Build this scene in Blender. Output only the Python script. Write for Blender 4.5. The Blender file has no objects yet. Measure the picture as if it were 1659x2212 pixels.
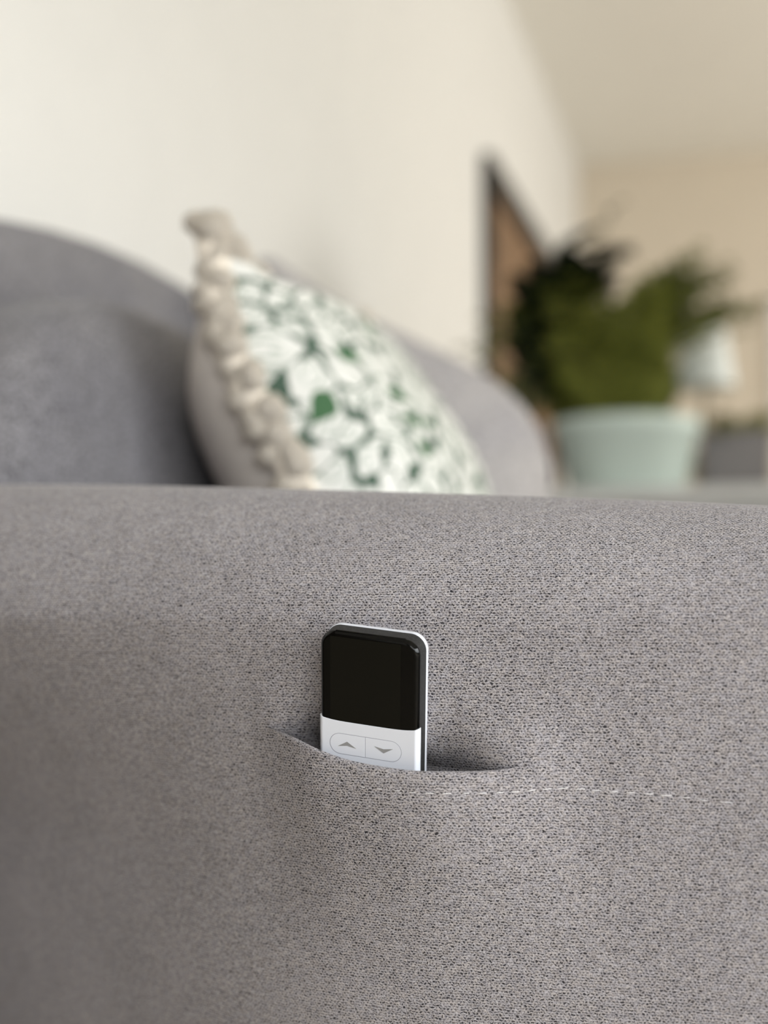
import bpy, bmesh, math, random
from mathutils import Vector, Matrix
random.seed(7)
R = math.radians
sc = bpy.context.scene
col = sc.collection

# ------------------------------------------------------------------ camera, light, exposure
# room axes: X away from the sofa's wall, Y along that wall, Z up; camera at arm height beside the sofa
CZ = 0.53
F = 3100.0
YAW = R(15.2)
PITCH = math.atan(244.0 / F)
cam_d = bpy.data.cameras.new('camera')
cam = bpy.data.objects.new('camera', cam_d)
col.objects.link(cam)
cam.location = (0, 0, CZ)
cam.rotation_euler = (math.pi / 2 + PITCH, 0, YAW)
cam_d.sensor_fit = 'HORIZONTAL'
cam_d.sensor_width = 36.0
cam_d.lens = F / 1659.0 * 36.0
cam_d.clip_start = 0.02
cam_d.dof.use_dof = True
cam_d.dof.focus_distance = 0.640
cam_d.dof.aperture_fstop = 4.4
sc.camera = cam

world = bpy.data.worlds.new('sky')
sc.world = world
world.use_nodes = True
wb = world.node_tree.nodes['Background']
wb.inputs[0].default_value = (0.80, 0.90, 1.0, 1)
wb.inputs[1].default_value = 1.0

sc.view_settings.view_transform = 'Standard'
sc.view_settings.look = 'None'
sc.view_settings.exposure = 0.0
sc.view_settings.gamma = 1.0
sc.view_settings.use_curve_mapping = False

ROOM_X0, ROOM_X1 = -0.80, 3.0
ROOM_Y0, ROOM_Y1 = -2.6, 6.24
CEIL = CZ + 2.03
# window in the wall behind the camera, window in the right wall: (centre, size)
W1 = dict(x0=0.6, x1=2.7, z0=0.70, z1=2.05)
W2 = dict(y0=-2.1, y1=0.7, z0=0.06, z1=1.75)
W3 = dict(y0=3.0, y1=5.2, z0=0.80, z1=2.05)  # unseen window added to hold the far fill light


def area(name, loc, rot, sx, sy, power, colr):
    d = bpy.data.lights.new(name, 'AREA')
    d.shape = 'RECTANGLE'
    d.size, d.size_y = sx, sy
    d.energy = power
    d.color = colr
    o = bpy.data.objects.new(name, d)
    o.location, o.rotation_euler = loc, rot
    col.objects.link(o)
    return o


area('window_daylight', ((W1['x0'] + W1['x1']) / 2, ROOM_Y0 + 0.03, (W1['z0'] + W1['z1']) / 2),
     (R(90), 0, 0), W1['x1'] - W1['x0'] - 0.1, W1['z1'] - W1['z0'] - 0.1, 72, (0.94, 0.975, 1.0))
side = area('side_window_daylight', (ROOM_X1 - 0.25, (W2['y0'] + W2['y1']) / 2, (W2['z0'] + W2['z1']) / 2),
            (R(90 - 30), 0, R(90 - 8)), W2['y1'] - W2['y0'] - 0.1, W2['z1'] - W2['z0'] - 0.4, 60, (0.95, 0.98, 1.0))
side.data.spread = R(98)
area('far_room_fill', (ROOM_X1 - 0.03, (W3['y0'] + W3['y1']) / 2, (W3['z0'] + W3['z1']) / 2),
     (R(90), 0, R(90)), W3['y1'] - W3['y0'] - 0.1, W3['z1'] - W3['z0'] - 0.1, 74, (1.0, 0.975, 0.93))  # fill light added to brighten far wall, plants and ceiling
sc.cycles.adaptive_threshold = 0.025
sc.cycles.max_bounces = 7
sc.cycles.diffuse_bounces = 4
sc.cycles.glossy_bounces = 3
sc.cycles.caustics_reflective = False
sc.cycles.caustics_refractive = False

# ------------------------------------------------------------------ helpers
fwv = Vector((-math.sin(YAW) * math.cos(PITCH), math.cos(YAW) * math.cos(PITCH), math.sin(PITCH)))
rtv = Vector((math.cos(YAW), math.sin(YAW), 0))
upv = rtv.cross(fwv)


def sight(px, py):
    return fwv * F + rtv * (px - 829.5) + upv * (1106 - py)


def at(px, py, Y):
    d = sight(px, py)
    d = d * (Y / d.y)
    return Vector((d.x, d.y, d.z + CZ))


def tag(o, label=None, cat=None, group=None, kind=None):
    if label: o['label'] = label
    if cat: o['category'] = cat
    if group: o['group'] = group
    if kind: o['kind'] = kind
    return o


def empty(name, loc=(0, 0, 0)):
    o = bpy.data.objects.new(name, None)
    o.empty_display_size = 0.05
    o.location = loc
    col.objects.link(o)
    return o


def link(name, me, parent=None, mat=None, world_co=True):
    o = bpy.data.objects.new(name, me)
    col.objects.link(o)
    if mat is not None and not me.materials:
        me.materials.append(mat)
    if parent is not None:
        o.parent = parent
        if world_co:
            # mesh is written in room coordinates: undo the parents' offsets
            off = Vector((0, 0, 0)); p = parent
            m = Matrix.Identity(4)
            chain = []
            while p is not None:
                chain.append(p); p = p.parent
            for c in reversed(chain):
                m = m @ c.matrix_parent_inverse @ c.matrix_basis
            o.matrix_parent_inverse = m.inverted()
    return o


def mesh(name, verts, faces, mat=None, parent=None, smooth=True, uvs=None, world_co=True):
    me = bpy.data.meshes.new(name)
    me.from_pydata([tuple(v) for v in verts], [], faces)
    if smooth:
        for p in me.polygons: p.use_smooth = True
    if uvs:
        ul = me.uv_layers.new(name='UVMap')
        for l in me.loops:
            ul.data[l.index].uv = uvs[l.vertex_index]
    me.update()
    return link(name, me, parent, mat, world_co)


def bm_mesh(name, bm, mat, parent=None, smooth=True, world_co=True):
    me = bpy.data.meshes.new(name)
    bmesh.ops.recalc_face_normals(bm, faces=bm.faces)
    bm.to_mesh(me); bm.free()
    if smooth:
        for p in me.polygons: p.use_smooth = True
    return link(name, me, parent, mat, world_co)


def box(name, x0, x1, y0, y1, z0, z1, mat, parent=None, bev=0.0):
    bm = bmesh.new()
    bmesh.ops.create_cube(bm, size=1)
    for v in bm.verts:
        v.co = Vector((x0 + (v.co.x + .5) * (x1 - x0), y0 + (v.co.y + .5) * (y1 - y0), z0 + (v.co.z + .5) * (z1 - z0)))
    if bev > 0:
        bmesh.ops.bevel(bm, geom=bm.edges[:], offset=bev, segments=3, profile=.5, affect='EDGES')
    return bm_mesh(name, bm, mat, parent, smooth=False)


def lathe(name, prof, c, mat, parent, n=48):
    v, f = [], []
    for r, z in prof:
        for k in range(n):
            a = 2 * math.pi * k / n
            v.append((c[0] + r * math.cos(a), c[1] + r * math.sin(a), c[2] + z))
    for i in range(len(prof) - 1):
        for k in range(n):
            f.append((i * n + k, i * n + (k + 1) % n, (i + 1) * n + (k + 1) % n, (i + 1) * n + k))
    return mesh(name, v, f, mat, parent)


def rounded(name, c, h, n, mat, parent=None, res=28, fn=None):
    """a soft upholstered block: cube pushed to a superellipsoid of half sizes h and exponent n"""
    bm = bmesh.new()
    bmesh.ops.create_cube(bm, size=2)
    bmesh.ops.subdivide_edges(bm, edges=bm.edges[:], cuts=res, use_grid_fill=True)
    for v in bm.verts:
        p = v.co.copy()
        q = [math.copysign(math.sin(abs(a) * math.pi / 2) ** 0.9, a) if a else 0.0 for a in p]
        m = max(abs(a) for a in q)
        s = (sum(abs(a) ** n for a in q)) ** (1.0 / n)
        p = Vector(q) * (1.0 / s)
        if fn: p = fn(p)
        v.co = Vector((c[0] + p.x * h[0], c[1] + p.y * h[1], c[2] + p.z * h[2]))
    return bm_mesh(name, bm, mat, parent)


def smooth01(a, b, x):
    t = min(1.0, max(0.0, (x - a) / (b - a)))
    return t * t * (3 - 2 * t)


def interp(pts, x):
    """monotone smooth interpolation through (x, y) pairs"""
    if x <= pts[0][0]: return pts[0][1]
    if x >= pts[-1][0]: return pts[-1][1]
    for i in range(len(pts) - 1):
        if pts[i][0] <= x <= pts[i + 1][0]:
            p0 = pts[max(i - 1, 0)]; p1 = pts[i]; p2 = pts[i + 1]; p3 = pts[min(i + 2, len(pts) - 1)]
            h = p2[0] - p1[0]; t = (x - p1[0]) / h
            m1 = (p2[1] - p0[1]) / max(1e-9, p2[0] - p0[0]) * h
            m2 = (p3[1] - p1[1]) / max(1e-9, p3[0] - p1[0]) * h
            return ((2 * t ** 3 - 3 * t * t + 1) * p1[1] + (t ** 3 - 2 * t * t + t) * m1 +
                    (-2 * t ** 3 + 3 * t * t) * p2[1] + (t ** 3 - t * t) * m2)


# ------------------------------------------------------------------ materials
class NT:
    def __init__(s, name):
        s.m = bpy.data.materials.new(name); s.m.use_nodes = True
        s.t = s.m.node_tree; s.b = s.t.nodes['Principled BSDF']

    def n(s, typ, **kw):
        x = s.t.nodes.new(typ)
        for k, v in kw.items(): setattr(x, k, v)
        return x

    def l(s, a, b): s.t.links.new(a, b)

    def math(s, op, a, b=None, c=None, clamp=False):
        x = s.n('ShaderNodeMath', operation=op); x.use_clamp = clamp
        for i, v in enumerate((a, b, c)):
            if v is None: continue
            if isinstance(v, (int, float)): x.inputs[i].default_value = v
            else: s.l(v, x.inputs[i])
        return x.outputs[0]

    def rng(s, v, a, b, c=0.0, d=1.0):
        x = s.n('ShaderNodeMapRange', interpolation_type='SMOOTHSTEP')
        s.l(v, x.inputs[0])
        for i, q in enumerate((a, b, c, d)): x.inputs[i + 1].default_value = q
        return x.outputs[0]

    def mix(s, fac, a, b, blend='MIX'):
        x = s.n('ShaderNodeMix', data_type='RGBA', blend_type=blend)
        for i, v in ((0, fac), (6, a), (7, b)):
            if isinstance(v, (int, float)): x.inputs[i].default_value = v
            elif isinstance(v, tuple): x.inputs[i].default_value = (*v, 1)
            else: s.l(v, x.inputs[i])
        return x.outputs[2]

    def noise(s, vec, scale, detail=2.0, rough=.5):
        x = s.n('ShaderNodeTexNoise'); x.inputs['Scale'].default_value = scale
        x.inputs['Detail'].default_value = detail; x.inputs['Roughness'].default_value = rough
        if vec is not None: s.l(vec, x.inputs['Vector'])
        return x


def flat(name, c, rough=.6, spec=.3, metal=0.0, var=0.0, vscale=8.0, bump=0.0, bscale=200.0):
    q = NT(name)
    q.b.inputs['Roughness'].default_value = rough
    q.b.inputs['Specular IOR Level'].default_value = spec
    q.b.inputs['Metallic'].default_value = metal
    co = q.n('ShaderNodeTexCoord').outputs['Object']
    nz = q.noise(co, vscale, 2.0)
    lo = tuple(x * (1 - var) for x in c); hi = tuple(min(1, x * (1 + var)) for x in c)
    q.l(q.mix(q.rng(nz.outputs[0], .3, .7), lo, hi), q.b.inputs['Base Color'])
    if bump:
        b = q.n('ShaderNodeBump'); b.inputs['Strength'].default_value = bump; b.inputs['Distance'].default_value = .001
        q.l(q.noise(co, bscale, 3.0).outputs[0], b.inputs['Height']); q.l(b.outputs[0], q.b.inputs['Normal'])
    return q.m


def weave():
    """grey chenille weave: staggered light tufts with short dark gaps between the yarns (UV in metres)"""
    q = NT('grey_chenille_weave')
    uv = q.n('ShaderNodeTexCoord').outputs['UV']
    mp = q.n('ShaderNodeMapping'); mp.inputs['Scale'].default_value = (1 / .00178, 1 / .00120, 1)
    q.l(uv, mp.inputs[0])
    warp = q.noise(uv, 600.0, 1.0)
    va = q.n('ShaderNodeVectorMath', operation='MULTIPLY_ADD')
    q.l(warp.outputs[1], va.inputs[0]); va.inputs[1].default_value = (1.6, 1.5, 0); q.l(mp.outputs[0], va.inputs[2])
    sp = q.n('ShaderNodeSeparateXYZ'); q.l(va.outputs[0], sp.inputs[0])
    row = q.math('FLOOR', sp.outputs[1])
    x2 = q.math('MULTIPLY_ADD', q.math('MODULO', row, 2.0), .5, sp.outputs[0])
    cx = q.math('FLOOR', x2)
    fu = q.math('FRACT', x2); fv = q.math('FRACT', sp.outputs[1])
    cb = q.n('ShaderNodeCombineXYZ'); q.l(cx, cb.inputs[0]); q.l(row, cb.inputs[1])
    wn = q.n('ShaderNodeTexWhiteNoise', noise_dimensions='2D'); q.l(cb.outputs[0], wn.inputs['Vector'])
    rs = q.n('ShaderNodeSeparateColor'); q.l(wn.outputs['Color'], rs.inputs[0])
    du = q.math('ABSOLUTE', q.math('SUBTRACT', fu, .5))
    # dark weft gaps under each tuft, fine gaps between neighbouring tufts
    hm = q.rng(du, .18, .38, 1.0, 0.0)
    vm = q.rng(q.math('ABSOLUTE', q.math('SUBTRACT', fv, .30)), .14, .36, 1.0, 0.0)
    dash = q.math('MULTIPLY', q.math('MULTIPLY', hm, vm), q.math('MULTIPLY_ADD', rs.outputs[0], .55, .45))
    gap = q.math('MULTIPLY', q.rng(du, .30, .5), .20)
    fib = q.noise(uv, 1250.0, 2.0, .7)
    big = q.noise(uv, 14.0, 2.0)
    tone = q.math('SUBTRACT', q.math('MULTIPLY_ADD', rs.outputs[1], .22, .68), q.math('MULTIPLY', dash, .84))
    tone = q.math('SUBTRACT', tone, gap)
    relief = tone
    tone = q.math('MULTIPLY_ADD', q.math('SUBTRACT', fib.outputs[0], .5), 1.5, tone)
    tone = q.math('MULTIPLY_ADD', q.math('SUBTRACT', big.outputs[0], .5), .22, tone, clamp=True)
    cr = q.n('ShaderNodeValToRGB')
    e = cr.color_ramp.elements
    e[0].position = 0.0; e[0].color = (*WEAVE[0], 1)
    e[1].position = 1.0; e[1].color = (*WEAVE[2], 1)
    k = e.new(.42); k.color = (*WEAVE[1], 1)
    q.l(tone, cr.inputs[0])
    hue = q.mix(q.rng(rs.outputs[2], .2, .8), (1.02, 1.0, .975), (.985, .992, 1.02))
    q.l(q.mix(1.0, cr.outputs[0], hue, 'MULTIPLY'), q.b.inputs['Base Color'])
    q.b.inputs['Roughness'].default_value = .95
    q.b.inputs['Specular IOR Level'].default_value = .08
    q.b.inputs['Sheen Weight'].default_value = .12
    q.b.inputs['Sheen Roughness'].default_value = .5
    b = q.n('ShaderNodeBump'); b.inputs['Strength'].default_value = .8; b.inputs['Distance'].default_value = .0006
    q.l(relief, b.inputs['Height']); q.l(b.outputs[0], q.b.inputs['Normal'])
    return q.m


WEAVE = ((.030, .028, .032), (.230, .216, .226), (.525, .500, .512))
M = {}
M['weave'] = weave()


def soft_fabric(name, c, scale=420.0):
    q = NT(name)
    co = q.n('ShaderNodeTexCoord').outputs['Object']
    vo = q.n('ShaderNodeTexVoronoi'); vo.inputs['Scale'].default_value = scale
    q.l(co, vo.inputs['Vector'])
    t = q.rng(vo.outputs['Distance'], .2, .8, 1.0, 0.0)
    nz = q.noise(co, 9.0, 3.0)
    c1 = q.mix(t, tuple(x * .45 for x in c), tuple(min(1, x * 1.25) for x in c))
    q.l(q.mix(1.0, c1, q.mix(q.rng(nz.outputs[0], .3, .7), (.9, .9, .92), (1.08, 1.07, 1.05)), 'MULTIPLY'), q.b.inputs['Base Color'])
    q.b.inputs['Roughness'].default_value = .95
    q.b.inputs['Specular IOR Level'].default_value = .08
    q.b.inputs['Sheen Weight'].default_value = .12
    return q.m


M['grey'] = soft_fabric('grey_upholstery', (.228, .222, .236))
M['lit_grey'] = soft_fabric('window_lit_grey_upholstery', (.50, .482, .488))  # sofa's grey fabric with window light painted in as a lighter tone
M['pocket'] = soft_fabric('pocket_lining', (.16, .155, .16))
M['wall'] = flat('cream_wall_paint', (.79, .784, .755), .85, .15, var=.01)
M['taupe'] = flat('unseen_shade_wall_taupe', (.30, .255, .21), .85, .15, var=.01)  # unseen wall made dark to cut bounce light on the arm
M['walnut'] = flat('shade_door_walnut', (.055, .036, .022), .5, .3, var=.3, vscale=6)
M['farwall'] = flat('beige_wall_paint', (.69, .615, .505), .85, .15, var=.01)
M['ceiling'] = flat('white_ceiling_paint', (.86, .84, .78), .9, .1, var=.01)
M['floor'] = flat('oak_floor', (.46, .40, .32), .5, .3, var=.2, vscale=5)
M['white_trim'] = flat('white_gloss_paint', (.80, .79, .77), .45, .3, var=.01)
M['glass'] = flat('window_glass', (1, 1, 1), .02, .5)
M['glass'].node_tree.nodes['Principled BSDF'].inputs['Transmission Weight'].default_value = 1.0
M['black_frame'] = flat('black_stained_wood', (.014, .012, .011), .5, .3, var=.2)
M['black'] = flat('black_glass', (.0012, .0012, .0010), .10, .18)
M['display'] = flat('unlit_display', (.0055, .0052, .0036), .12, .14, var=.05)
M['dark_body'] = flat('speckled_black_plastic', (.024, .024, .024), .55, .35, var=.6, vscale=1800, bump=.2, bscale=2500)
M['white_plastic'] = flat('white_plastic', (.76, .785, .85), .38, .35, var=.004)
M['groove'] = flat('groove_shadow_grey', (.33, .34, .40), .5, .2)
M['icon'] = flat('grey_print', (.30, .30, .30), .5, .2)
M['thread'] = flat('white_thread', (.80, .79, .80), .6, .3, var=.05, vscale=2000)
M['fringe'] = flat('cream_cotton_fringe', (.88, .80, .69), .95, .05, var=.06, vscale=70, bump=.8, bscale=500)
M['linen'] = flat('natural_linen_backing', (.58, .535, .495), .95, .05, var=.05)
M['teal_pot'] = flat('pale_aqua_glaze', (.66, .76, .70), .45, .35, var=.03)
M['grey_pot'] = flat('grey_concrete', (.25, .235, .235), .85, .15, var=.06)
M['soil'] = flat('potting_soil', (.035, .026, .018), .95, .1, var=.4, vscale=90)
M['fern'] = flat('bright_fern_green', (.215, .235, .045), .6, .2, var=.3, vscale=25)
M['fern2'] = flat('deep_fern_green', (.14, .16, .030), .6, .2, var=.3, vscale=25)
M['darkleaf'] = flat('dark_green_leaf', (.022, .030, .014), .75, .08, var=.3, vscale=25)
M['paleleaf'] = flat('pale_yellow_green_leaf', (.36, .34, .17), .6, .2, var=.25, vscale=25)
M['stem'] = flat('plant_stem', (.07, .08, .03), .7, .2)
M['shade'] = flat('white_lampshade_fabric', (.90, .94, .91), .8, .1, var=.01)
M['lampbase'] = flat('beige_ceramic', (.56, .48, .37), .5, .3, var=.04)
M['console'] = flat('pale_grey_painted_wood', (.60, .60, .58), .6, .25, var=.04)
M['brass'] = flat('brushed_steel', (.55, .54, .52), .35, .5, metal=1.0)


def print_mat():
    """white cotton printed with green botanical line work (flat print on the cover)"""
    q = NT('green_botanical_print')
    uv = q.n('ShaderNodeTexCoord').outputs['UV']
    nz = q.noise(uv, 12.0, 2.0)
    va = q.n('ShaderNodeVectorMath', operation='MULTIPLY_ADD')
    q.l(nz.outputs[1], va.inputs[0]); va.inputs[1].default_value = (.07, .07, 0); q.l(uv, va.inputs[2])
    vo = q.n('ShaderNodeTexVoronoi', voronoi_dimensions='2D', feature='DISTANCE_TO_EDGE')
    vo.inputs['Scale'].default_value = 36.0; vo.inputs['Randomness'].default_value = .9
    q.l(va.outputs[0], vo.inputs['Vector'])
    vf = q.n('ShaderNodeTexVoronoi', voronoi_dimensions='2D', feature='F1')
    vf.inputs['Scale'].default_value = 36.0; vf.inputs['Randomness'].default_value = .9
    q.l(va.outputs[0], vf.inputs['Vector'])
    thick = q.noise(uv, 44.0, 1.0)
    lim = q.math('MULTIPLY_ADD', q.rng(thick.outputs[0], .40, .68), .17, .022)
    lines = q.math('LESS_THAN', vo.outputs[0], lim)
    # petal veins: rings inside the blossoms
    ring = q.math('SINE', q.math('MULTIPLY', vf.outputs['Distance'], 27.0))
    ring = q.math('MULTIPLY', q.rng(ring, .45, .85), q.rng(q.noise(uv, 30.0).outputs[0], .40, .55))
    # bigger solid leaves
    leaf = q.n('ShaderNodeTexVoronoi', voronoi_dimensions='2D', feature='F1')
    leaf.inputs['Scale'].default_value = 13.0; leaf.inputs['Randomness'].default_value = 1.0
    mp = q.n('ShaderNodeMapping'); mp.inputs['Rotation'].default_value = (0, 0, .7); mp.inputs['Scale'].default_value = (1.0, 2.0, 1)
    q.l(va.outputs[0], mp.inputs[0]); q.l(mp.outputs[0], leaf.inputs['Vector'])
    lf = q.math('MULTIPLY', q.math('LESS_THAN', leaf.outputs['Distance'], .17), q.math('GREATER_THAN', q.noise(uv, 8.0).outputs[0], .5))
    c = q.mix(q.math('MULTIPLY', ring, .75), (.76, .76, .72), (.20, .28, .21))
    c = q.mix(lines, c, (.072, .115, .085))
    c = q.mix(lf, c, (.070, .150, .075))
    q.l(c, q.b.inputs['Base Color'])
    q.b.inputs['Roughness'].default_value = .9
    q.b.inputs['Specular IOR Level'].default_value = .1
    return q.m


M['print'] = print_mat()


def art_mat():
    q = NT('brown_wood_picture')
    co = q.n('ShaderNodeTexCoord').outputs['Object']
    mp = q.n('ShaderNodeMapping'); mp.inputs['Scale'].default_value = (1, 1, 5)
    q.l(co, mp.inputs[0])
    nz = q.noise(mp.outputs[0], 2.2, 4.0)
    q.l(q.mix(q.rng(nz.outputs[0], .3, .7), (.17, .095, .045), (.28, .165, .085)), q.b.inputs['Base Color'])
    q.b.inputs['Roughness'].default_value = .6
    return q.m


M['art'] = art_mat()

# ------------------------------------------------------------------ the room
def struct(o): return tag(o, kind='structure')


TH = 0.12
struct(box('floor', ROOM_X0 - TH, ROOM_X1 + TH, ROOM_Y0 - TH, ROOM_Y1 + TH, -TH, 0, M['floor']))
struct(box('ceiling', ROOM_X0 - TH, ROOM_X1 + TH, ROOM_Y0 - TH, ROOM_Y1 + TH, CEIL, CEIL + TH, M['ceiling']))
struct(box('wall_left', ROOM_X0 - TH, ROOM_X0, ROOM_Y0 - TH, ROOM_Y1 + TH, 0, CEIL, M['wall']))
struct(box('wall_far', ROOM_X0, ROOM_X1, ROOM_Y1, ROOM_Y1 + TH, 0, CEIL, M['farwall']))


def wall_with_hole(name, axis, pos, a0, a1, h0, h1, z0, z1, mat):
    """a wall slab with a rectangular window opening"""
    bm = bmesh.new()
    for (p0, p1, q0, q1) in ((a0, h0, 0, CEIL), (h1, a1, 0, CEIL), (h0, h1, 0, z0), (h0, h1, z1, CEIL)):
        g = bmesh.ops.create_cube(bm, size=1)['verts']
        for v in g:
            a = p0 + (v.co.x + .5) * (p1 - p0); z = q0 + (v.co.z + .5) * (q1 - q0); t = v.co.y + .5
            v.co = Vector((a, pos + t * TH * axis[1], z)) if axis[0] == 'y' else Vector((pos + t * TH * axis[1], a, z))
    return struct(bm_mesh(name, bm, mat, smooth=False))


wall_with_hole('wall_behind', ('y', -1), ROOM_Y0, ROOM_X0, ROOM_X1, W1['x0'], W1['x1'], W1['z0'], W1['z1'], M['taupe'])
wall_with_hole('wall_right', ('x', 1), ROOM_X1, ROOM_Y0, 1.8, W2['y0'], W2['y1'], W2['z0'], W2['z1'], M['wall'])
wall_with_hole('wall_right', ('x', 1), ROOM_X1, 1.8, ROOM_Y1, W3['y0'], W3['y1'], W3['z0'], W3['z1'], M['wall'])


def window(name, axis, pos, h0, h1, z0, z1):
    w = struct(empty(name, (((h0 + h1) / 2, pos, z0) if axis == 'y' else (pos, (h0 + h1) / 2, z0))))
    mid = (h0 + h1) / 2
    fr = .05

    def b(nm, p0, p1, q0, q1, t0, t1, m):
        if axis == 'y': return box(nm, p0, p1, pos - t1, pos - t0, q0, q1, m, w)
        return box(nm, pos + t0, pos + t1, p0, p1, q0, q1, m, w)
    for (p0, p1, q0, q1) in ((h0, h0 + fr, z0, z1), (h1 - fr, h1, z0, z1), (h0 + fr, h1 - fr, z0, z0 + fr), (h0 + fr, h1 - fr, z1 - fr, z1), (mid - fr / 2, mid + fr / 2, z0 + fr, z1 - fr)):
        b('window_frame', p0, p1, q0, q1, .03, .09, M['white_trim'])
    b('window_pane', h0 + fr, mid - fr / 2, z0 + fr, z1 - fr, .055, .063, M['glass'])
    b('window_pane', mid + fr / 2, h1 - fr, z0 + fr, z1 - fr, .055, .063, M['glass'])


window('window_1', 'y', ROOM_Y0, W1['x0'], W1['x1'], W1['z0'], W1['z1'])
window('window_2', 'x', ROOM_X1, W2['y0'], W2['y1'], W2['z0'], W2['z1'])
window('added_fill_window', 'x', ROOM_X1, W3['y0'], W3['y1'], W3['z0'], W3['z1'])

d1 = struct(empty('door_1', (0.45, ROOM_Y1, 0)))
DX0, DX1, DZ = 0.09, 0.97, CZ + 1.33
box('door_frame', DX0 - .07, DX0, ROOM_Y1 - .03, ROOM_Y1, 0, DZ + .07, M['white_trim'], d1)
box('door_frame', DX1, DX1 + .07, ROOM_Y1 - .03, ROOM_Y1, 0, DZ + .07, M['white_trim'], d1)
box('door_frame', DX0, DX1, ROOM_Y1 - .03, ROOM_Y1, DZ, DZ + .07, M['white_trim'], d1)
dl = box('door_leaf', DX0 + .003, DX1 - .003, ROOM_Y1 - .02, ROOM_Y1, .005, DZ - .003, M['white_trim'], d1)
bm = bmesh.new()
bmesh.ops.create_cone(bm, cap_ends=True, segments=16, radius1=.012, radius2=.012, depth=.12, matrix=Matrix.Translation((DX1 - .12, ROOM_Y1 - .055, 1.0)) @ Matrix.Rotation(R(90), 4, 'Y'))
bmesh.ops.create_cone(bm, cap_ends=True, segments=16, radius1=.01, radius2=.01, depth=.04, matrix=Matrix.Translation((DX1 - .07, ROOM_Y1 - .038, 1.0)) @ Matrix.Rotation(R(90), 4, 'X'))
bm_mesh('door_handle', bm, M['brass'], dl)
d2 = struct(empty('added_shade_door', (ROOM_X0, -.25, 0)))  # unseen dark door added to deepen shade on the arm's left side
E0, E1_ = -.80, .36
box('door_frame', ROOM_X0, ROOM_X0 + .03, E0 - .08, E0, 0, 2.18, M['walnut'], d2)
box('door_frame', ROOM_X0, ROOM_X0 + .03, E1_, E1_ + .08, 0, 2.18, M['walnut'], d2)
box('door_frame', ROOM_X0, ROOM_X0 + .03, E0, E1_, 2.10, 2.18, M['walnut'], d2)
d2l = box('door_leaf', ROOM_X0, ROOM_X0 + .02, E0 + .003, E1_ - .003, .005, 2.097, M['walnut'], d2)
box('door_handle', ROOM_X0 + .02, ROOM_X0 + .06, E0 + .07, E0 + .19, .99, 1.01, M['brass'], d2l, .004)
struct(box('baseboard_left', ROOM_X0, ROOM_X0 + .012, E1_ + .081, ROOM_Y1 - .012, 0, .09, M['white_trim']))
struct(box('baseboard_far', ROOM_X0, DX0 - .071, ROOM_Y1 - .012, ROOM_Y1, 0, .09, M['white_trim']))

# ------------------------------------------------------------------ the sofa: near arm with its pocket
ARM_X0, ARM_X1 = -0.775, 0.14
BASE_Z = CZ - 0.40


def top_h(X):           # crest of the arm, falling a little towards its front end
    return CZ + interp([(-.8, .092), (-.41, .081), (-.19, .069), (0.0, .0575), (.08, .050), (.14, .040)], X)


def face_y(X, Z):
    """outer face of the arm without the pocket: full at the top, tucked in below and towards the wall"""
    z = Z - CZ
    y = .622 + .09 * max(0.0, -z) + .30 * max(0.0, -z - .06) ** 2
    l = max(0.0, -.14 - X)
    l = l * l if l < .15 else .0225 + .30 * (l - .15)
    y += l * (.30 + 2.0 * smooth01(.06, -.13, z))
    r = max(0.0, X - .05)
    y += 6.0 * r * r
    if y > .93: y = .93 + (y - .93) * .2
    return y


lip_px = [(380, 1556), (470, 1562), (520, 1568), (570, 1578), (630, 1598), (690, 1622), (760, 1645), (850, 1661), (920, 1668), (1000, 1667), (1080, 1662), (1155, 1652), (1250, 1650)]
lip_pts = sorted([(p.x, p.z) for p in (at(a, b, .622) for a, b in lip_px)])
LX0 = at(585, 1583, .622).x
LX1 = at(1158, 1652, .622).x
RX = at(800, 1600, .62).x


def lip_z(X): return interp(lip_pts, X)


def pocket_w(X):        # 0 outside the pocket, 1 around the remote
    return smooth01(LX0 - .010, LX0 + .030, X) * (1 - smooth01(LX1 - .07, LX1, X))


def bulge(X, Z):        # lower panel pushed out by the remote
    w = smooth01(LX0 - .02, RX - .022, X) * (1 - smooth01(RX + .024, LX1 + .03, X))
    d = max(0.0, lip_z(X) - Z)
    return w * (.0165 * math.exp(-(d / .055) ** 2))


def recess(X, Z):
    d = Z - lip_z(X)
    if d < 0: d = 0.0
    return pocket_w(X) * .023 * math.exp(-(d / .0085) ** 1.2)


def surf(px, py):
    """where a sight line meets the lower panel"""
    Y = .62
    for _ in range(20):
        p = at(px, py, Y)
        Y = face_y(p.x, p.z) - bulge(p.x, p.z)
    return at(px, py, Y)


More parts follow.
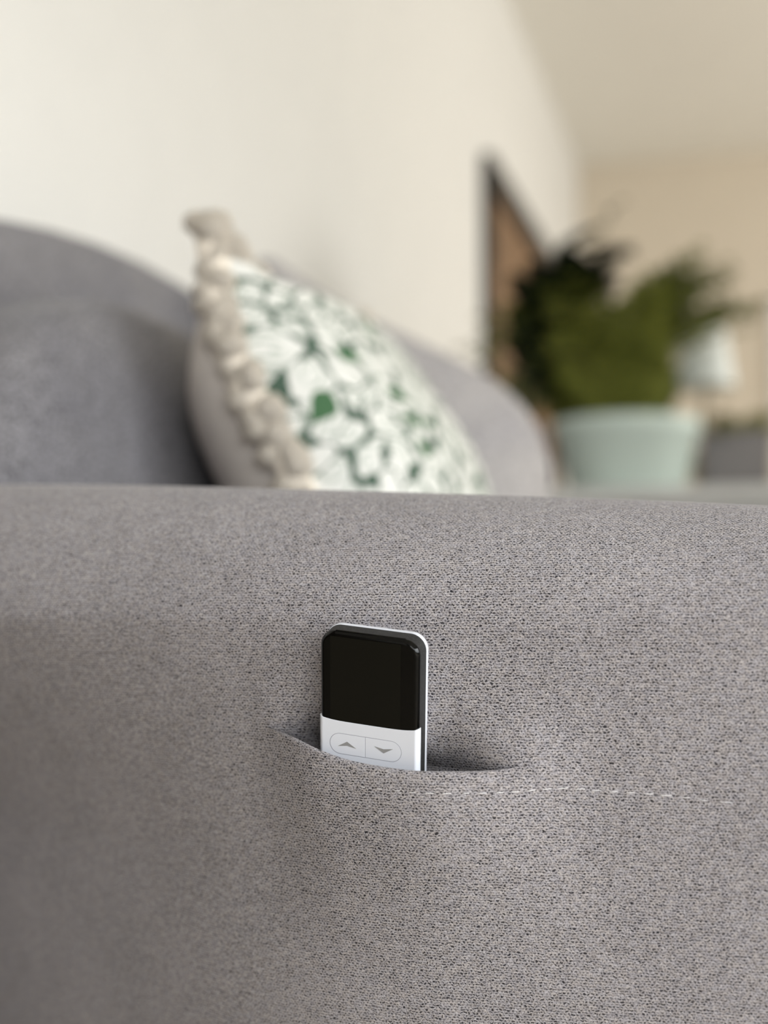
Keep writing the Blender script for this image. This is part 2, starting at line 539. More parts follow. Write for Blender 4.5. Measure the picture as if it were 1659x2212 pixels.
def arm_mesh(parent):
    xs = []
    n = 210
    for i in range(n + 1):
        xs.append(ARM_X0 + (ARM_X1 - ARM_X0) * i / n)
    zf = CZ + .004       # where the face starts to roll over
    NL, NU, NT_ = 46, 34, 44
    verts, uvs, faces = [], [], []

    def add(row, p, u, v):
        verts.append(p); uvs.append((u, v)); row.append(len(verts) - 1)
    low, upp, lip, inn = [], [], [], []
    for X in xs:
        lz = lip_z(X); w = pocket_w(X)
        row = []
        for j in range(NL + 1):
            t = j / NL; t = 1 - (1 - t) ** 1.6
            Z = BASE_Z + (lz - BASE_Z) * t
            add(row, (X, face_y(X, Z) - bulge(X, Z), Z), X, Z - CZ)
        low.append(row)
        # the hem: rolled edge turning back into the pocket
        row = [low[-1][-1]]
        yl = face_y(X, lz) - bulge(X, lz)
        if w > .015:
            k = min(1.0, w * 1.6)
            for (a, b) in ((.0006, .0010), (.0016, .0014), (.0026, .0008), (.0030, -.0015), (.0031, -.012), (.0031, -.025)):
                zz = lz + (b * k if b > -.01 else b)
                ys = face_y(X, zz) - bulge(X, zz) if b < 0 else yl
                add(row, (X, ys + a * k, zz), X, lz - CZ + .0012 + a + (abs(b) if b < 0 else 0))
        lip.append(row)
        row = []
        # upper sheet runs on down inside the pocket
        if w > .015:
            for zz in (-.06, -.03, -.012, -.004):
                add(row, (X, face_y(X, lz + zz) + recess(X, lz) - zz * .25, lz + zz), X, lz + zz - CZ)
        inn.append(row)
        row = []
        for j in range(NU + 1):
            t = (j / NU) ** 1.5
            Z = lz + (zf - lz) * t
            b = bulge(X, lz) * math.exp(-((Z - lz) / .02) ** 2) * (1 - min(1.0, w * 1.6))
            add(row, (X, face_y(X, Z) - b + recess(X, Z), Z), X, Z - CZ)
        # roll over the top and down the inner side
        y0 = face_y(X, zf); H = top_h(X)
        ks = (.855 - y0) / .228
        pts = [(y0 + a * ks, zf + (H - zf) * b) for a, b in
               ((0, 0), (.0025, .17), (.008, .36), (.018, .57), (.033, .76), (.055, .91), (.082, .985), (.105, 1.0), (.135, .985), (.168, .92), (.195, .76), (.212, .50), (.221, .15))]
        yin = .855
        pts += [(max(yin, face_y(X, zf - .05) + .02), zf - .05), (max(yin, face_y(X, zf - .16) + .02), zf - .16)]
        arc = zf - CZ
        # resample smoothly
        L = [0.0]
        for a, b in zip(pts, pts[1:]): L.append(L[-1] + math.hypot(b[0] - a[0], b[1] - a[1]))
        py_ = list(zip(L, [p[0] for p in pts])); pz_ = list(zip(L, [p[1] for p in pts]))
        for j in range(1, NT_ + 1):
            s = L[-1] * j / NT_
            add(row, (X, interp(py_, s), interp(pz_, s)), X, arc + s)
        add(row, (X, max(yin, face_y(X, BASE_Z) + .02), BASE_Z), X, arc + L[-1] + .3)
        upp.append(row)
    for i in range(n):
        for grid in (low, upp):
            a, b = grid[i], grid[i + 1]
            for j in range(len(a) - 1):
                faces.append((a[j], b[j], b[j + 1], a[j + 1]))
        for grid in (lip, inn):
            a, b = grid[i], grid[i + 1]
            if len(a) == len(b):
                for j in range(len(a) - 1):
                    faces.append((a[j], b[j], b[j + 1], a[j + 1]))
        if len(inn[i]) and len(inn[i + 1]):
            faces.append((inn[i][-1], inn[i + 1][-1], upp[i + 1][0], upp[i][0]))
    # closed ends
    for e in (0, n):
        loop = low[e] + upp[e][1:]
        faces.append(tuple(loop))
    o = mesh('arm', verts, faces, M['weave'], parent, uvs=uvs)
    bm = bmesh.new(); bm.from_mesh(o.data)
    bmesh.ops.remove_doubles(bm, verts=bm.verts[:], dist=1.5e-5)
    bm.to_mesh(o.data); bm.free()
    for p in o.data.polygons: p.use_smooth = True
    return o


sofa = empty('sofa', (-0.30, 1.45, 0))
tag(sofa, 'grey woven fabric sofa with a slit pocket in its near rounded arm', 'sofa')
arm = arm_mesh(sofa)

stitches = [(779, 1700, 788, 1700.5), (813, 1704, 826, 1705), (853, 1708, 864, 1708.5), (883, 1711.8, 897, 1712), (916, 1713.5, 936.6, 1713.5), (955, 1714.4, 975, 1714),
            (1000, 1713.6, 1014, 1713.6), (1033, 1713.6, 1052, 1713.2), (1071.5, 1713, 1088, 1711.7), (1104, 1711, 1122, 1710), (1138, 1709, 1157, 1706.5),
            (1171, 1705.7, 1192, 1703.3), (1204, 1703.7, 1228, 1701.7), (1244, 1705, 1265, 1704), (1277, 1708.5, 1299, 1707.7), (1316, 1710.5, 1335, 1710.5),
            (1353.6, 1712, 1371.5, 1712), (1391, 1715, 1410, 1715), (1425, 1718, 1452, 1719), (1473, 1722.4, 1491, 1723.6), (1510, 1728, 1528, 1729.5), (1554, 1732.7, 1582, 1734.3)]
for k, (xa, ya, xb, yb) in enumerate(stitches):
    pa, pb = surf(xa, ya), surf(xb, yb)
    thin = .00021 if 4 <= k <= 18 else .00016
    v, f = [], []
    N, S = 9, 8
    ax = (pb - pa).normalized()
    nn = Vector((0, -1, 0)); bb = ax.cross(nn).normalized()
    for i in range(N):
        t = i / (N - 1)
        e = math.sin(math.pi * (.06 + .88 * t)) ** .45
        c = pa.lerp(pb, t) + nn * (.00010 * math.sin(math.pi * t))
        for q in range(S):
            a = 2 * math.pi * q / S + 1.6 * t * 6
            rr = thin * e * (1 + .18 * math.cos(2 * a))
            v.append(c + nn * (rr * math.cos(2 * math.pi * q / S)) + bb * (rr * math.sin(2 * math.pi * q / S)))
    for i in range(N - 1):
        for q in range(S):
            f.append((i * S + q, i * S + (q + 1) % S, (i + 1) * S + (q + 1) % S, (i + 1) * S + q))
    f.append(tuple(range(S))[::-1]); f.append(tuple((N - 1) * S + q for q in range(S)))
    s = mesh('stitch', v, f, M['thread'], arm)
    if k == 0: s['label'] = 'white thread stitch'

# frame, seat, backrest, far arm, feet
SEAT = CZ - .10


def crown(p):
    q = p.copy()
    if q.z > 0: q.z -= .40 * q.z * (abs(p.y) ** 1.9)
    return q


bk = rounded('backrest', (-.704, 1.48, CZ - .026), (.086, .83, .428), 4.2, M['grey'], sofa, fn=crown)
box('seat_base', -.70, .10, .86, 2.20,   .12, SEAT - .165, M['grey'], sofa, bev=.02)
for y0, y1 in ((.866, 1.515), (1.52, 2.17)):
    rounded('seat_cushion', (-.235, (y0 + y1) / 2, SEAT - .090), (.355, (y1 - y0) / 2, .077), 7, M['grey'], sofa, res=16)
rounded('far_arm', (-.32, 2.29, CZ - .17), (.455, .115, .235), 5, M['grey'], sofa)
for x in (-.66, .04):
    for y in (.74, 2.28):
        lathe('leg', [(0, 0), (.018, 0), (.026, .13), (0, .13)], (x, y, 0), M['black_frame'], sofa, 16)

# loose back cushions
bc = rounded('back_cushion', (-.542, 1.205, SEAT + .180), (.068, .335, .195), 3.6, M['grey'], None,
             fn=lambda p: Vector((p.x * (1 + .18 * (1 - p.y ** 2) * (1 - p.z ** 2)) - .5 * p.z * .35, p.y, p.z - (.20 * max(0, p.z) * abs(p.y) ** 2.2))))
tag(bc, 'grey woven back cushion leaning behind the fringed pillow at the near end of the sofa', 'cushion', 'loose grey back cushions on the sofa')


def cushion_outline(name, pts, y0, t, mat, turn=0.0, n_ring=14, n_per=72):
    """plump cushion from an outline in X-Z, thickness along Y"""
    # closed Catmull-Rom
    P = [Vector((a, 0, b)) for a, b in pts]
    m = len(P); out = []
    for i in range(n_per):
        s = i / n_per * m; k = int(s); u = s - k
        a, b, c, d = P[(k - 1) % m], P[k % m], P[(k + 1) % m], P[(k + 2) % m]
        out.append(.5 * ((2 * b) + (c - a) * u + (2 * a - 5 * b + 4 * c - d) * u * u + (3 * b - a - 3 * c + d) * u ** 3))
    cen = sum(out, Vector()) / len(out)
    v, f = [], []
    rings = []
    for side in (-1, 1):
        for j in range(n_ring + 1):
            r = math.sin((1 - j / n_ring) * math.pi / 2) if side < 0 else math.sin(j / n_ring * math.pi / 2)
            if side < 0: r = math.sin(j / n_ring * math.pi / 2)
            if side > 0:
                r = math.sin((n_ring - j) / n_ring * math.pi / 2)
                if j == 0: continue
            h = side * t * (max(0.0, 1 - r ** 3.2)) ** .55
            ring = []
            for o in out:
                p = cen + (o - cen) * max(r, .002)
                v.append((p.x, y0 + h + turn * (p.x - cen.x), p.z)); ring.append(len(v) - 1)
            rings.append(ring)
    for a, b in zip(rings, rings[1:]):
        for k in range(n_per):
            f.append((a[k], a[(k + 1) % n_per], b[(k + 1) % n_per], b[k]))
    f.append(tuple(rings[0][::-1])); f.append(tuple(rings[-1]))
    return mesh(name, v, f, mat)


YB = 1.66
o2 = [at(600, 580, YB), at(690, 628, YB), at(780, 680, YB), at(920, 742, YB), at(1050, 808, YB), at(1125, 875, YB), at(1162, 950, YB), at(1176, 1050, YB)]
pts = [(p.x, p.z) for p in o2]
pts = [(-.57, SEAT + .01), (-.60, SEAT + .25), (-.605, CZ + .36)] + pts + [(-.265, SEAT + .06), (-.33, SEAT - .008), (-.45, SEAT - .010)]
b2 = cushion_outline('back_cushion', pts, YB, .10, M['lit_grey'], turn=.30)
tag(b2, 'plump grey cushion, lightened as if window-lit, slumped in the far corner of the sofa beyond the fringed pillow', 'cushion', 'loose grey back cushions on the sofa')

# ------------------------------------------------------------------ fringed throw pillow
pil = empty('throw_pillow', (-.23, 1.22, SEAT))
tag(pil, 'white pillow printed with green leaves, edged with cream fringe, leaning on the sofa back', 'pillow')
E1 = Vector((0, 1, 0))
E2 = Vector((-.190, 0, .407)).normalized()
E3 = Vector((E2.z, 0, -E2.x))
PC = Vector((-.322, 1.228, CZ + .106))
PA = .229


def pillow_pt(u, v, s):
    k = 1 - .07 * (1 - v * v) * abs(u) ** 3
    m = 1 - .25 * (1 - u ** 10) * abs(v) ** 3 * (1 if v > 0 else .3)
    th = ((1 - abs(u) ** 2.6) * (1 - abs(v) ** 2.6))
    h = (.095 if s > 0 else .095) * (max(0.0, th) ** .5) * s
    bend = -.030 * (1 - v * v) + .012 * math.sin(v * 5.0 + 1.0) * (1 - abs(v))
    return PC + E1 * (u * PA * k * (1 - .09 * smooth01(.5, 1.0, v))) + E2 * (v * PA * m) + E3 * (h + bend)


def panel(name, s, mat):
    n = 40
    vs, uv, f = [], [], []
    for j in range(n + 1):
        for i in range(n + 1):
            u = math.sin((i / n * 2 - 1) * math.pi / 2); v = math.sin((j / n * 2 - 1) * math.pi / 2)
            vs.append(pillow_pt(u, v, s)); uv.append((u * PA, v * PA))
    for j in range(n):
        for i in range(n):
            q = (j * (n + 1) + i, j * (n + 1) + i + 1, (j + 1) * (n + 1) + i + 1, (j + 1) * (n + 1) + i)
            f.append(q if s > 0 else q[::-1])
    return mesh(name, vs, f, mat, pil, uvs=uv)


panel('front_cover', 1, M['print'])
panel('back_cover', -1, M['linen'])
# fringe: a core cord and soft tufts all round the seam
per = []
NP = 200
for k in range(NP):
    t = k / NP * 4
    e = int(t); w = (t - e) * 2 - 1
    u, v = [(-1, w), (w, 1), (1, -w), (-w, -1)][e]
    per.append(pillow_pt(u, v, 1))
vs, f = [], []
S = 8
for i, p in enumerate(per):
    d = (per[(i + 1) % NP] - per[i - 1]).normalized()
    a = d.cross(E3).normalized(); b = d.cross(a)
    for q in range(S):
        an = 2 * math.pi * q / S
        vs.append(p + (a * math.cos(an) + b * math.sin(an)) * .013)
for i in range(NP):
    for q in range(S):
        f.append((i * S + q, i * S + (q + 1) % S, ((i + 1) % NP) * S + (q + 1) % S, ((i + 1) % NP) * S + q))
fr = mesh('fringe', vs, f, M['fringe'], pil)
fr['label'] = 'cream tufted cotton fringe'
tuft_me = []
for k in range(4):
    bm = bmesh.new()
    bmesh.ops.create_icosphere(bm, subdivisions=2, radius=1.0)
    for v in bm.verts:
        v.co *= 1 + random.uniform(-.16, .16)
    me = bpy.data.meshes.new('fringe_tuft')
    bm.to_mesh(me); bm.free()
    for p in me.polygons: p.use_smooth = True
    me.materials.append(M['fringe'])
    tuft_me.append(me)
NTUFT = 250
for k in range(NTUFT):
    i = int(k / NTUFT * NP)
    p = per[i]
    outv = (p - PC); outv -= E3 * outv.dot(E3); outv.normalize()
    o = link('fringe_tuft', tuft_me[k % 4], fr)
    o.location = p + outv * random.uniform(.000, .010) + E3 * random.uniform(-.008, .010)
    o.rotation_euler = (random.uniform(0, 6), random.uniform(0, 6), random.uniform(0, 6))
    o.scale = (random.uniform(.010, .0135), random.uniform(.010, .0135), random.uniform(.011, .015))

# ------------------------------------------------------------------ the remote in the pocket
RW, RT = .0468, .0124
LEAN, ROLL = R(18.0), R(7.2)
ZTOP, ZBOT = .0, -.105          # local z, top of the remote at 0
RCORN = .0072
remote = empty('remote_control')
tag(remote, 'small black and white remote control with two arrow buttons standing in the arm pocket', 'remote control')
rc = at(807, 1364, .609)
# local: x right, z up along the remote, -y out of the screen
remote.matrix_basis = Matrix.Translation(rc) @ Matrix.Rotation(R(-6.0), 4, 'Z') @ Matrix.Rotation(LEAN, 4, 'X') @ Matrix.Rotation(ROLL, 4, 'Y')


def half_w(z, off=0.0):
    w = RW / 2 + off; zt = ZTOP + off; zb = ZBOT - off; c = RCORN + off
    d = 0
    if z > zt - c: d = z - (zt - c)
    elif z < zb + c: d = (zb + c) - z
    d = min(d, c)
    return w - c + math.sqrt(max(0.0, c * c - d * d))


def sd(x, z, off=0.0):       # inside distance to the rounded outline
    w = RW / 2 + off; h = (ZTOP - ZBOT) / 2 + off; zc = (ZTOP + ZBOT) / 2; c = RCORN + off
    qx = abs(x) - w + c; qz = abs(z - zc) - h + c
    return -(math.hypot(max(qx, 0), max(qz, 0)) + min(max(qx, qz), 0) - c)


def front_h(x, z, off=0.0, edge=.0013, drop=.0018):
    d = max(0.0, sd(x, z, off))
    if d >= edge: e = 0.0
    else:
        t = 1 - d / edge
        e = drop * (.75 * t + .25 * t * t)
    return -RT / 2 + e


def front_part(name, z0, z1, mat, off=0.0, lift=0.0, skirt=.0045, edge=.0013, zcurve=0.0):
    """part of the curved front between two heights, with side walls"""
    nz, nx = 60, 44
    zs = []
    for j in range(nz + 1):
        t = j / nz
        t = .5 - .5 * math.cos(math.pi * t)
        zs.append(z0 + (z1 - z0) * t)
    zs = [z1 - 1e-6 if i == nz else z for i, z in enumerate(zs)]
    v, f, rows = [], [], []
    for z in zs:
        hw = half_w(z, off); row = []
        tz = (z - z0) / (z1 - z0)
        v.append((-hw, -RT / 2 + skirt + .0018, z + zcurve * tz)); row.append(len(v) - 1)
        for i in range(nx + 1):
            x = hw * math.sin((i / nx * 2 - 1) * math.pi / 2)
            v.append((x, front_h(x, z, off, edge) - lift, z + zcurve * tz * (abs(x) / hw) ** 5)); row.append(len(v) - 1)
        v.append((hw, -RT / 2 + skirt + .0018, z + zcurve * tz)); row.append(len(v) - 1)
        rows.append(row)
    for a, b in zip(rows, rows[1:]):
        for i in range(len(a) - 1): f.append((a[i], a[i + 1], b[i + 1], b[i]))
    # top and bottom walls
    for rr, flip in ((rows[0], 0), (rows[-1], 1)):
        back = []
        for i in rr:
            x, y, z = v[i]; v.append((x, -RT / 2 + skirt + .0018, z)); back.append(len(v) - 1)
        for i in range(len(rr) - 1):
            q = (rr[i], back[i], back[i + 1], rr[i + 1])
            f.append(q if not flip else q[::-1])
    o = mesh(name, v, f, mat, remote, world_co=False)
    return o


def slab(name, y0, y1, off0, off1, mat):
    """rounded slab of the housing between two depths"""
    n = 12
    def ring(off, y):
        w = RW / 2 + off; c = RCORN + off; r = []
        for (cx, cz, a0) in ((w - c, ZTOP + off - c, 0), (-w + c, ZTOP + off - c, 90), (-w + c, ZBOT - off + c, 180), (w - c, ZBOT - off + c, 270)):
            for k in range(n + 1):
                a = R(a0 + 90 * k / n); r.append((cx + c * math.cos(a), y, cz + c * math.sin(a)))
        return r
    prof = [(off0 - .0004, y0), (off0, y0 + .0003), (off1, y1 - .0003), (off1 - .0004, y1)]
    v, f = [], []
    m = 4 * (n + 1)
    for off, y in prof: v += ring(off, y)
    for i in range(3):
        for k in range(m):
            f.append((i * m + k, (i + 1) * m + k, (i + 1) * m + (k + 1) % m, i * m + (k + 1) % m))
    f.append(tuple(range(m))); f.append(tuple(range(3 * m, 4 * m))[::-1])
    o = mesh(name, v, f, mat, remote, smooth=False, world_co=False)
    return o


slab('back_shell', RT / 2 - .0026, RT / 2, .0003, .0001, M['white_plastic'])
slab('housing', -RT / 2 + .0022, RT / 2 - .0025, -.0003, .0000, M['dark_body'])
ZS = -.0419
gl = front_part('screen_glass', ZS - .002, ZTOP, M['black'], off=-.0003, skirt=.0010)
gl['label'] = 'glossy black screen cover'
# display area, a thin pane laid on the curved glass
v, f = [], []
nx, nz = 24, 24
dx0, dx1, dz0, dz1 = -.0180, .0150, ZS - .001, -.0022
for j in range(nz + 1):
    for i in range(nx + 1):
        x = dx0 + (dx1 - dx0) * i / nx; z = dz0 + (dz1 - dz0) * j / nz
        v.append((x, front_h(x, z, -.0003) - .00006, z))
for j in range(nz):
    for i in range(nx):
        a = j * (nx + 1) + i
        f.append((a, a + 1, a + nx + 2, a + nx + 1))
mesh('display', v, f, M['display'], gl, world_co=False)
wp = front_part('button_panel', ZBOT, ZS, M['white_plastic'], off=.0002, lift=.0004, skirt=.0012, zcurve=.0014)
wp['label'] = 'white lower panel'
bcx, bcz, bw, bh = -.0012, ZS - .0106, .0338, .0097


def pill(name, half, mat, parent, grow, lift, raise_):
    """half a pill-shaped key lying on the panel; half = -1 left, +1 right, 0 both"""
    r = bh / 2 + grow; w = bw / 2 + grow; gap = .00010
    pts = []
    n = 16
    if half <= 0:
        for k in range(n + 1):
            a = R(90 + 180 * k / n); pts.append((-w + r + r * math.cos(a), r * math.sin(a)))
    else:
        pts += [(gap, r), (gap, -r)]
    if half >= 0:
        for k in range(n + 1):
            a = R(-90 + 180 * k / n); pts.append((w - r + r * math.cos(a), r * math.sin(a)))
    else:
        pts += [(-gap, -r), (-gap, r)]
    cx = sum(p[0] for p in pts) / len(pts)
    v, f = [], []
    m = len(pts)
    for s, l in ((1.0, -.0004), (1.0, lift), (1 - .022, lift + raise_), (.5, lift + raise_), (.01, lift + raise_)):
        for (x, z) in pts:
            X = cx + (x - cx) * s; Z = z * (s if s > .6 else s)
            v.append((bcx + X, front_h(bcx + X, bcz + Z, .0002) - .0004 - l, bcz + Z))
    for i in range(4):
        for k in range(m):
            f.append((i * m + k, i * m + (k + 1) % m, (i + 1) * m + (k + 1) % m, (i + 1) * m + k))
    f.append(tuple(range(4 * m, 5 * m)))
    return mesh(name, v, f, mat, parent, smooth=False, world_co=False)


pill('button_groove', 0, M['groove'], wp, .00016, .00003, .00001)
for half, up in ((-1, 1), (1, -1)):
    b = pill('button', half, M['white_plastic'], remote, -.00008, .00005, .00002)
    b['label'] = 'white key with grey up arrow' if up > 0 else 'white key with grey down arrow'
    cx = bcx + half * .0087
    A = [(-.0044, -.0013), (0, .0014), (.0044, -.0013), (0, -.00055)]
    v = []
    for lay in (0, 1):
        for (x, z) in A:
            z = z * up
            v.append((cx + x, front_h(cx + x, bcz + z, .0002) - .0004 - .00012 - .00007 * lay, bcz + z))
    f = [(4, 5, 7), (5, 6, 7), (0, 1, 5, 4), (1, 2, 6, 5), (2, 3, 7, 6), (3, 0, 4, 7)]
    mesh('arrow', v, f, M['icon'], b, smooth=False, world_co=False)

# ------------------------------------------------------------------ picture on the left wall
pic = empty('framed_picture', (ROOM_X0, 4.6, CZ + .5))
tag(pic, 'brown picture in a black wooden frame hanging on the cream wall beside the plants', 'picture')
PY0, PY1, PZ0, PZ1, FW = 4.02, 5.35, CZ + .42, CZ + 1.372, .075
X0, X1 = ROOM_X0 + .001, ROOM_X0 + .035
box('frame_rail', X0, X1, PY0, PY1, PZ1 - FW, PZ1, M['black_frame'], pic, .003)
box('frame_rail', X0, X1, PY0, PY1, PZ0, PZ0 + FW, M['black_frame'], pic, .003)
box('frame_stile', X0, X1, PY0, PY0 + FW * .4, PZ0 + FW, PZ1 - FW, M['black_frame'], pic, .003)
box('frame_stile', X0, X1, PY1 - FW, PY1, PZ0 + FW, PZ1 - FW, M['black_frame'], pic, .003)
box('print', X0, X0 + .012, PY0 + FW * .4, PY1 - FW, PZ0 + FW, PZ1 - FW, M['art'], pic)

# ------------------------------------------------------------------ console with plants and a lamp
YP = 2.75
TOPZ = at(1350, 1052, 2.54).z
con = empty('console_table', (-.05, 2.80, 0))
tag(con, 'pale grey console table behind the far end of the sofa', 'table')
box('table_top', -.72, .62, 2.54, 3.02, TOPZ - .03, TOPZ, M['console'], con, .004)
box('apron', -.68, .58, 2.57, 2.99, TOPZ - .12, TOPZ - .03, M['console'], con, .003)
for x in (-.68, .54):
    for y in (2.57, 2.95):
        box('leg', x, x + .04, y, y + .04, 0, TOPZ - .12, M['console'], con, .003)


def blade(L, w, bend, n=6):
    """one leaf blade along +z bending towards +x; returns verts, faces"""
    v, f = [], []
    for i in range(n + 1):
        t = i / n
        a = bend * t
        x = L * (1 - math.cos(a)) / bend if bend else 0
        z = L * math.sin(a) / bend if bend else L * t
        ww = w * math.sin(math.pi * min(1, .08 + .92 * t)) ** .8 if i < n else .0004
        v += [(x + .12 * ww, -ww / 2, z), (x, 0, z), (x + .12 * ww, ww / 2, z)]
    for i in range(n):
        for k in (0, 1):
            f.append((3 * i + k, 3 * i + k + 1, 3 * i + 4 + k, 3 * i + 3 + k))
    return v, f


def frond(L, bend, seed, start=2):
    """fern frond: a curved midrib with paired leaflets"""
    rnd = random.Random(seed)
    v, f = [], []
    n = 15
    for i in range(n + 1):
        t = i / n; a = bend * t
        x = L * (1 - math.cos(a)) / bend; z = L * math.sin(a) / bend
        v += [(x, -.0014, z), (x, .0014, z)]
        if i: f.append((2 * i - 2, 2 * i - 1, 2 * i + 1, 2 * i))
    for i in range(start, n + 1):
        t = i / n; a = bend * t
        o = Vector((L * (1 - math.cos(a)) / bend, 0, L * math.sin(a) / bend))
        T = Vector((math.sin(a), 0, math.cos(a))); Nn = Vector((math.cos(a), 0, -math.sin(a)))
        ll = .062 * math.sin(math.pi * (.12 + .80 * t)) * rnd.uniform(.8, 1.15)
        for s in (-1, 1):
            d = (Vector((0, s, 0)) + T * .45 + Nn * rnd.uniform(-.1, .4)).normalized()
            w = T * .0085
            b = len(v)
            v += [tuple(o), tuple(o + d * ll * .5 + w), tuple(o + d * ll), tuple(o + d * ll * .5 - w)]
            f.append((b, b + 1, b + 2, b + 3))
    return v, f


# fern in the aqua pot
p0 = at(1354, 1047, YP)
fern = empty('potted_fern', (p0.x, YP, TOPZ))
tag(fern, 'bushy green fern in a wide pale aqua pot on the console table', 'plant')
rimz = at(1354, 890, YP - .14).z - TOPZ
rt_ = (at(1520, 890, YP).x - at(1190, 890, YP).x) / 2 * .97
rb_ = (at(1470, 1045, YP).x - at(1222, 1045, YP).x) / 2
lathe('pot', [(0, 0), (rb_ - .004, 0), (rb_, .004), (rt_ - .006, rimz - .025), (rt_, rimz - .022), (rt_, rimz), (rt_ - .010, rimz), (rt_ - .016, rimz - .03), (rb_ * .9, .02), (0, .02)], (p0.x, YP, TOPZ), M['teal_pot'], fern)
lathe('soil', [(0, rimz - .024), (rt_ * .5, rimz - .020), (rt_ - .013, rimz - .028)], (p0.x, YP, TOPZ), M['soil'], fern)
fr_me = []
for k in range(6):
    v, f = frond(.20 + .025 * k, .5 + .18 * k, k)
    me = bpy.data.meshes.new('frond'); me.from_pydata(v, [], f); me.update()
    me.materials.append(M['fern'] if k % 3 else M['fern2'])
    fr_me.append(me)
v, f = frond(.35, 1.55, 9, 8)
arch_me = bpy.data.meshes.new('frond'); arch_me.from_pydata(v, [], f); arch_me.update(); arch_me.materials.append(M['fern2'])
SHX = at(1476, 780, 2.75).x; SHZ0 = at(1500, 850, 2.75).z; SHZ1 = at(1500, 710, 2.75).z
n_grown = 0
for k in range(900):
    if n_grown >= 200 and k < 845: continue
    a = random.uniform(0, 2 * math.pi); r = rt_ * .75 * math.sqrt(random.random())
    tilt = random.uniform(.0, .75) * (r / rt_) * 1.25
    yaw = a + random.uniform(-.5, .5)
    kk = k % 6
    o = link('frond', fr_me[kk], fern, world_co=False)
    o.location = (r * math.cos(a), r * math.sin(a), rimz - .022)
    o.rotation_euler = (0, tilt, yaw)
    z = random.uniform(.6, 1.2)
    if k >= 845:                                   # a few long upright fronds lean over the lamp
        yaw = random.uniform(-.45, .45); tilt = random.uniform(-.42, .08); z = random.uniform(.92, 1.15)
        o.data = arch_me
        o.location = (random.uniform(-.03, .03), random.uniform(-.04, .04), rimz - .022); o.rotation_euler = (0, tilt, yaw)
    o.scale = (z, z, z)
    m4 = Matrix.Translation(o.location) @ Matrix.Rotation(yaw, 4, 'Z') @ Matrix.Rotation(tilt, 4, 'Y') @ Matrix.Scale(z, 4)
    mid = [m4 @ v_.co + Vector(fern.location) for v_ in list(o.data.vertices)[8:]]
    # the fern has grown thinner beside the lamp: drop fronds that hang over its shade
    n_grown += 1
    if k < 845 and any(p.x > SHX and SHZ0 - .01 < p.z < SHZ1 - .01 for p in mid):
        bpy.data.objects.remove(o); n_grown -= 1

# tall dark-leaved plant beside it
random.seed(21)
q0 = at(1108, 900, 2.68)
dk = empty('dark_leaf_plant', (q0.x, 2.68, TOPZ))
tag(dk, 'tall dark-leaved plant in a grey pot between the fern and the picture', 'plant')
lathe('pot', [(0, 0), (.050, 0), (.065, .13), (.058, .13), (.05, .02), (0, .02)], (q0.x, 2.68, TOPZ), M['grey_pot'], dk, 32)
lathe('soil', [(0, .118), (.0575, .115)], (q0.x, 2.68, TOPZ), M['soil'], dk, 32)
lf_me = []
for k in range(4):
    v, f = blade(.11 + .014 * k, .055, .5 + .25 * k)
    me = bpy.data.meshes.new('leaf'); me.from_pydata(v, [], f); me.update()
    for p in me.polygons: p.use_smooth = True
    me.materials.append(M['darkleaf']); lf_me.append(me)


def stalk(parent, base, tip, r=.003):
    n = 8; S = 6; v, f = [], []
    for i in range(n + 1):
        t = i / n
        p = base.lerp(tip, t) + Vector((0, 0, .03)) * math.sin(math.pi * t)
        for q in range(S):
            a = 2 * math.pi * q / S; v.append((p.x + r * (1 - .5 * t) * math.cos(a), p.y + r * (1 - .5 * t) * math.sin(a), p.z))
    for i in range(n):
        for q in range(S): f.append((i * S + q, i * S + (q + 1) % S, (i + 1) * S + (q + 1) % S, (i + 1) * S + q))
    return mesh('stem', v, f, M['stem'], parent, world_co=False)


tips = [at(1150, 600, 2.66), at(1200, 545, 2.70), at(1240, 545, 2.66), at(1285, 590, 2.70), at(1215, 640, 2.60), at(1265, 650, 2.64), at(1335, 440, 2.74), at(1150, 700, 2.66), at(1190, 720, 2.60), at(1240, 720, 2.60), at(1175, 790, 2.62), at(1180, 610, 2.62), at(1220, 590, 2.64), at(1195, 660, 2.58), at(1160, 650, 2.60)]
for k, tp in enumerate(tips):
    base = Vector((random.uniform(-.03, .03), random.uniform(-.03, .03), .117))
    tip = tp - Vector(dk.location)
    stalk(dk, base, tip)
    sprig = (k == 6)
    for j in range(9 if not sprig else 7):
        t = .40 + .6 * j / 8 if not sprig else .62 + .38 * j / 6
        p = base.lerp(tip, t) + Vector((0, 0, .03)) * math.sin(math.pi * t)
        o = link('leaf', lf_me[(k + j) % 4], dk, world_co=False)
        o.location = p
        o.rotation_euler = (0, random.uniform(.5, 1.3), random.uniform(-1.9, 1.9))
        s = random.uniform(.75, 1.1) * (.26 if sprig else 1)
        o.scale = (s, s, s)

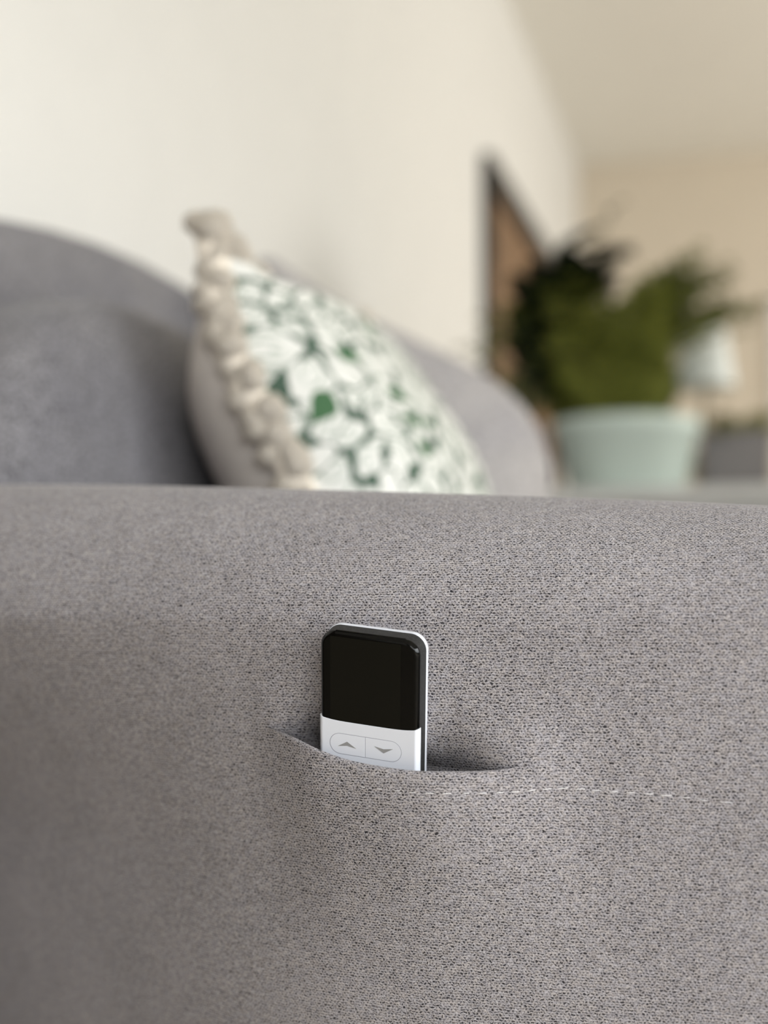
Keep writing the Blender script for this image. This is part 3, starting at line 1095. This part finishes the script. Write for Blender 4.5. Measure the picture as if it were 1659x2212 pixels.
# small pale plant in the grey planter
g0 = at(1592, 1040, 2.87)
gp = empty('small_potted_plant', (g0.x, 2.86, TOPZ))
tag(gp, 'small pale yellow-green plant in a square grey planter right of the fern', 'plant')
hw = .068; gh = at(1580, 940, 2.86).z - TOPZ
bm = bmesh.new()
ring = []
for (s, z) in ((.90, 0), (1.0, gh), (.88, gh), (.80, .02)):
    ring.append([bm.verts.new((g0.x + sx * hw * s, 2.86 + sy * hw * s, TOPZ + z)) for sx, sy in ((-1, -1), (1, -1), (1, 1), (-1, 1))])
for a, b in zip(ring, ring[1:]):
    for k in range(4): bm.faces.new((a[k], a[(k + 1) % 4], b[(k + 1) % 4], b[k]))
bm.faces.new(ring[0][::-1]); bm.faces.new(ring[-1])
bmesh.ops.bevel(bm, geom=[e for e in bm.edges], offset=.003, segments=2, affect='EDGES')
bm_mesh('planter', bm, M['grey_pot'], gp, smooth=False)
box('soil', g0.x - hw * .85, g0.x + hw * .85, 2.86 - hw * .85, 2.86 + hw * .85, TOPZ + gh - .02, TOPZ + gh - .008, M['soil'], gp)
pl_me = []
for k in range(3):
    v, f = blade(.055 + .016 * k, .026, .6 + .4 * k)
    me = bpy.data.meshes.new('leaf'); me.from_pydata(v, [], f); me.update()
    for p in me.polygons: p.use_smooth = True
    me.materials.append(M['paleleaf']); pl_me.append(me)
for k in range(42):
    o = link('leaf', pl_me[k % 3], gp, world_co=False)
    a = random.uniform(0, 6.28); r = hw * .8 * math.sqrt(random.random())
    o.location = (r * math.cos(a) + .012, r * math.sin(a), gh - .012)
    o.rotation_euler = (0, random.uniform(.1, 1.2), a + random.uniform(-.6, .6))

# little table lamp
l0 = at(1524, 900, 2.975)
lp = empty('table_lamp', (l0.x, 2.975, TOPZ))
tag(lp, 'small table lamp with a white tapered shade and beige base behind the grey planter', 'lamp')
s0 = at(1530, 838, 2.975).z - TOPZ; s1 = at(1530, 712, 2.975).z - TOPZ
lathe('base', [(0, 0), (.036, 0), (.036, .008), (.02, .02), (.030, .05), (.034, .075), (.024, .11), (.009, .13), (.008, s0 + .01), (0, s0 + .01)], (l0.x, 2.975, TOPZ), M['lampbase'], lp, 32)
lathe('shade', [(.061, s0), (.044, s1), (.043, s1), (.060, s0), (.061, s0)], (l0.x, 2.975, TOPZ), M['shade'], lp, 40)
lathe('shade_top', [(0, s1 - .008), (.043, s1 - .008), (.043, s1 - .010), (0, s1 - .010)], (l0.x, 2.975, TOPZ), M['shade'], lp, 40)
lathe('lamp_holder', [(0, s0), (.011, s0), (.011, s0 + .04), (0, s0 + .045)], (l0.x, 2.975, TOPZ), M['brass'], lp, 20)
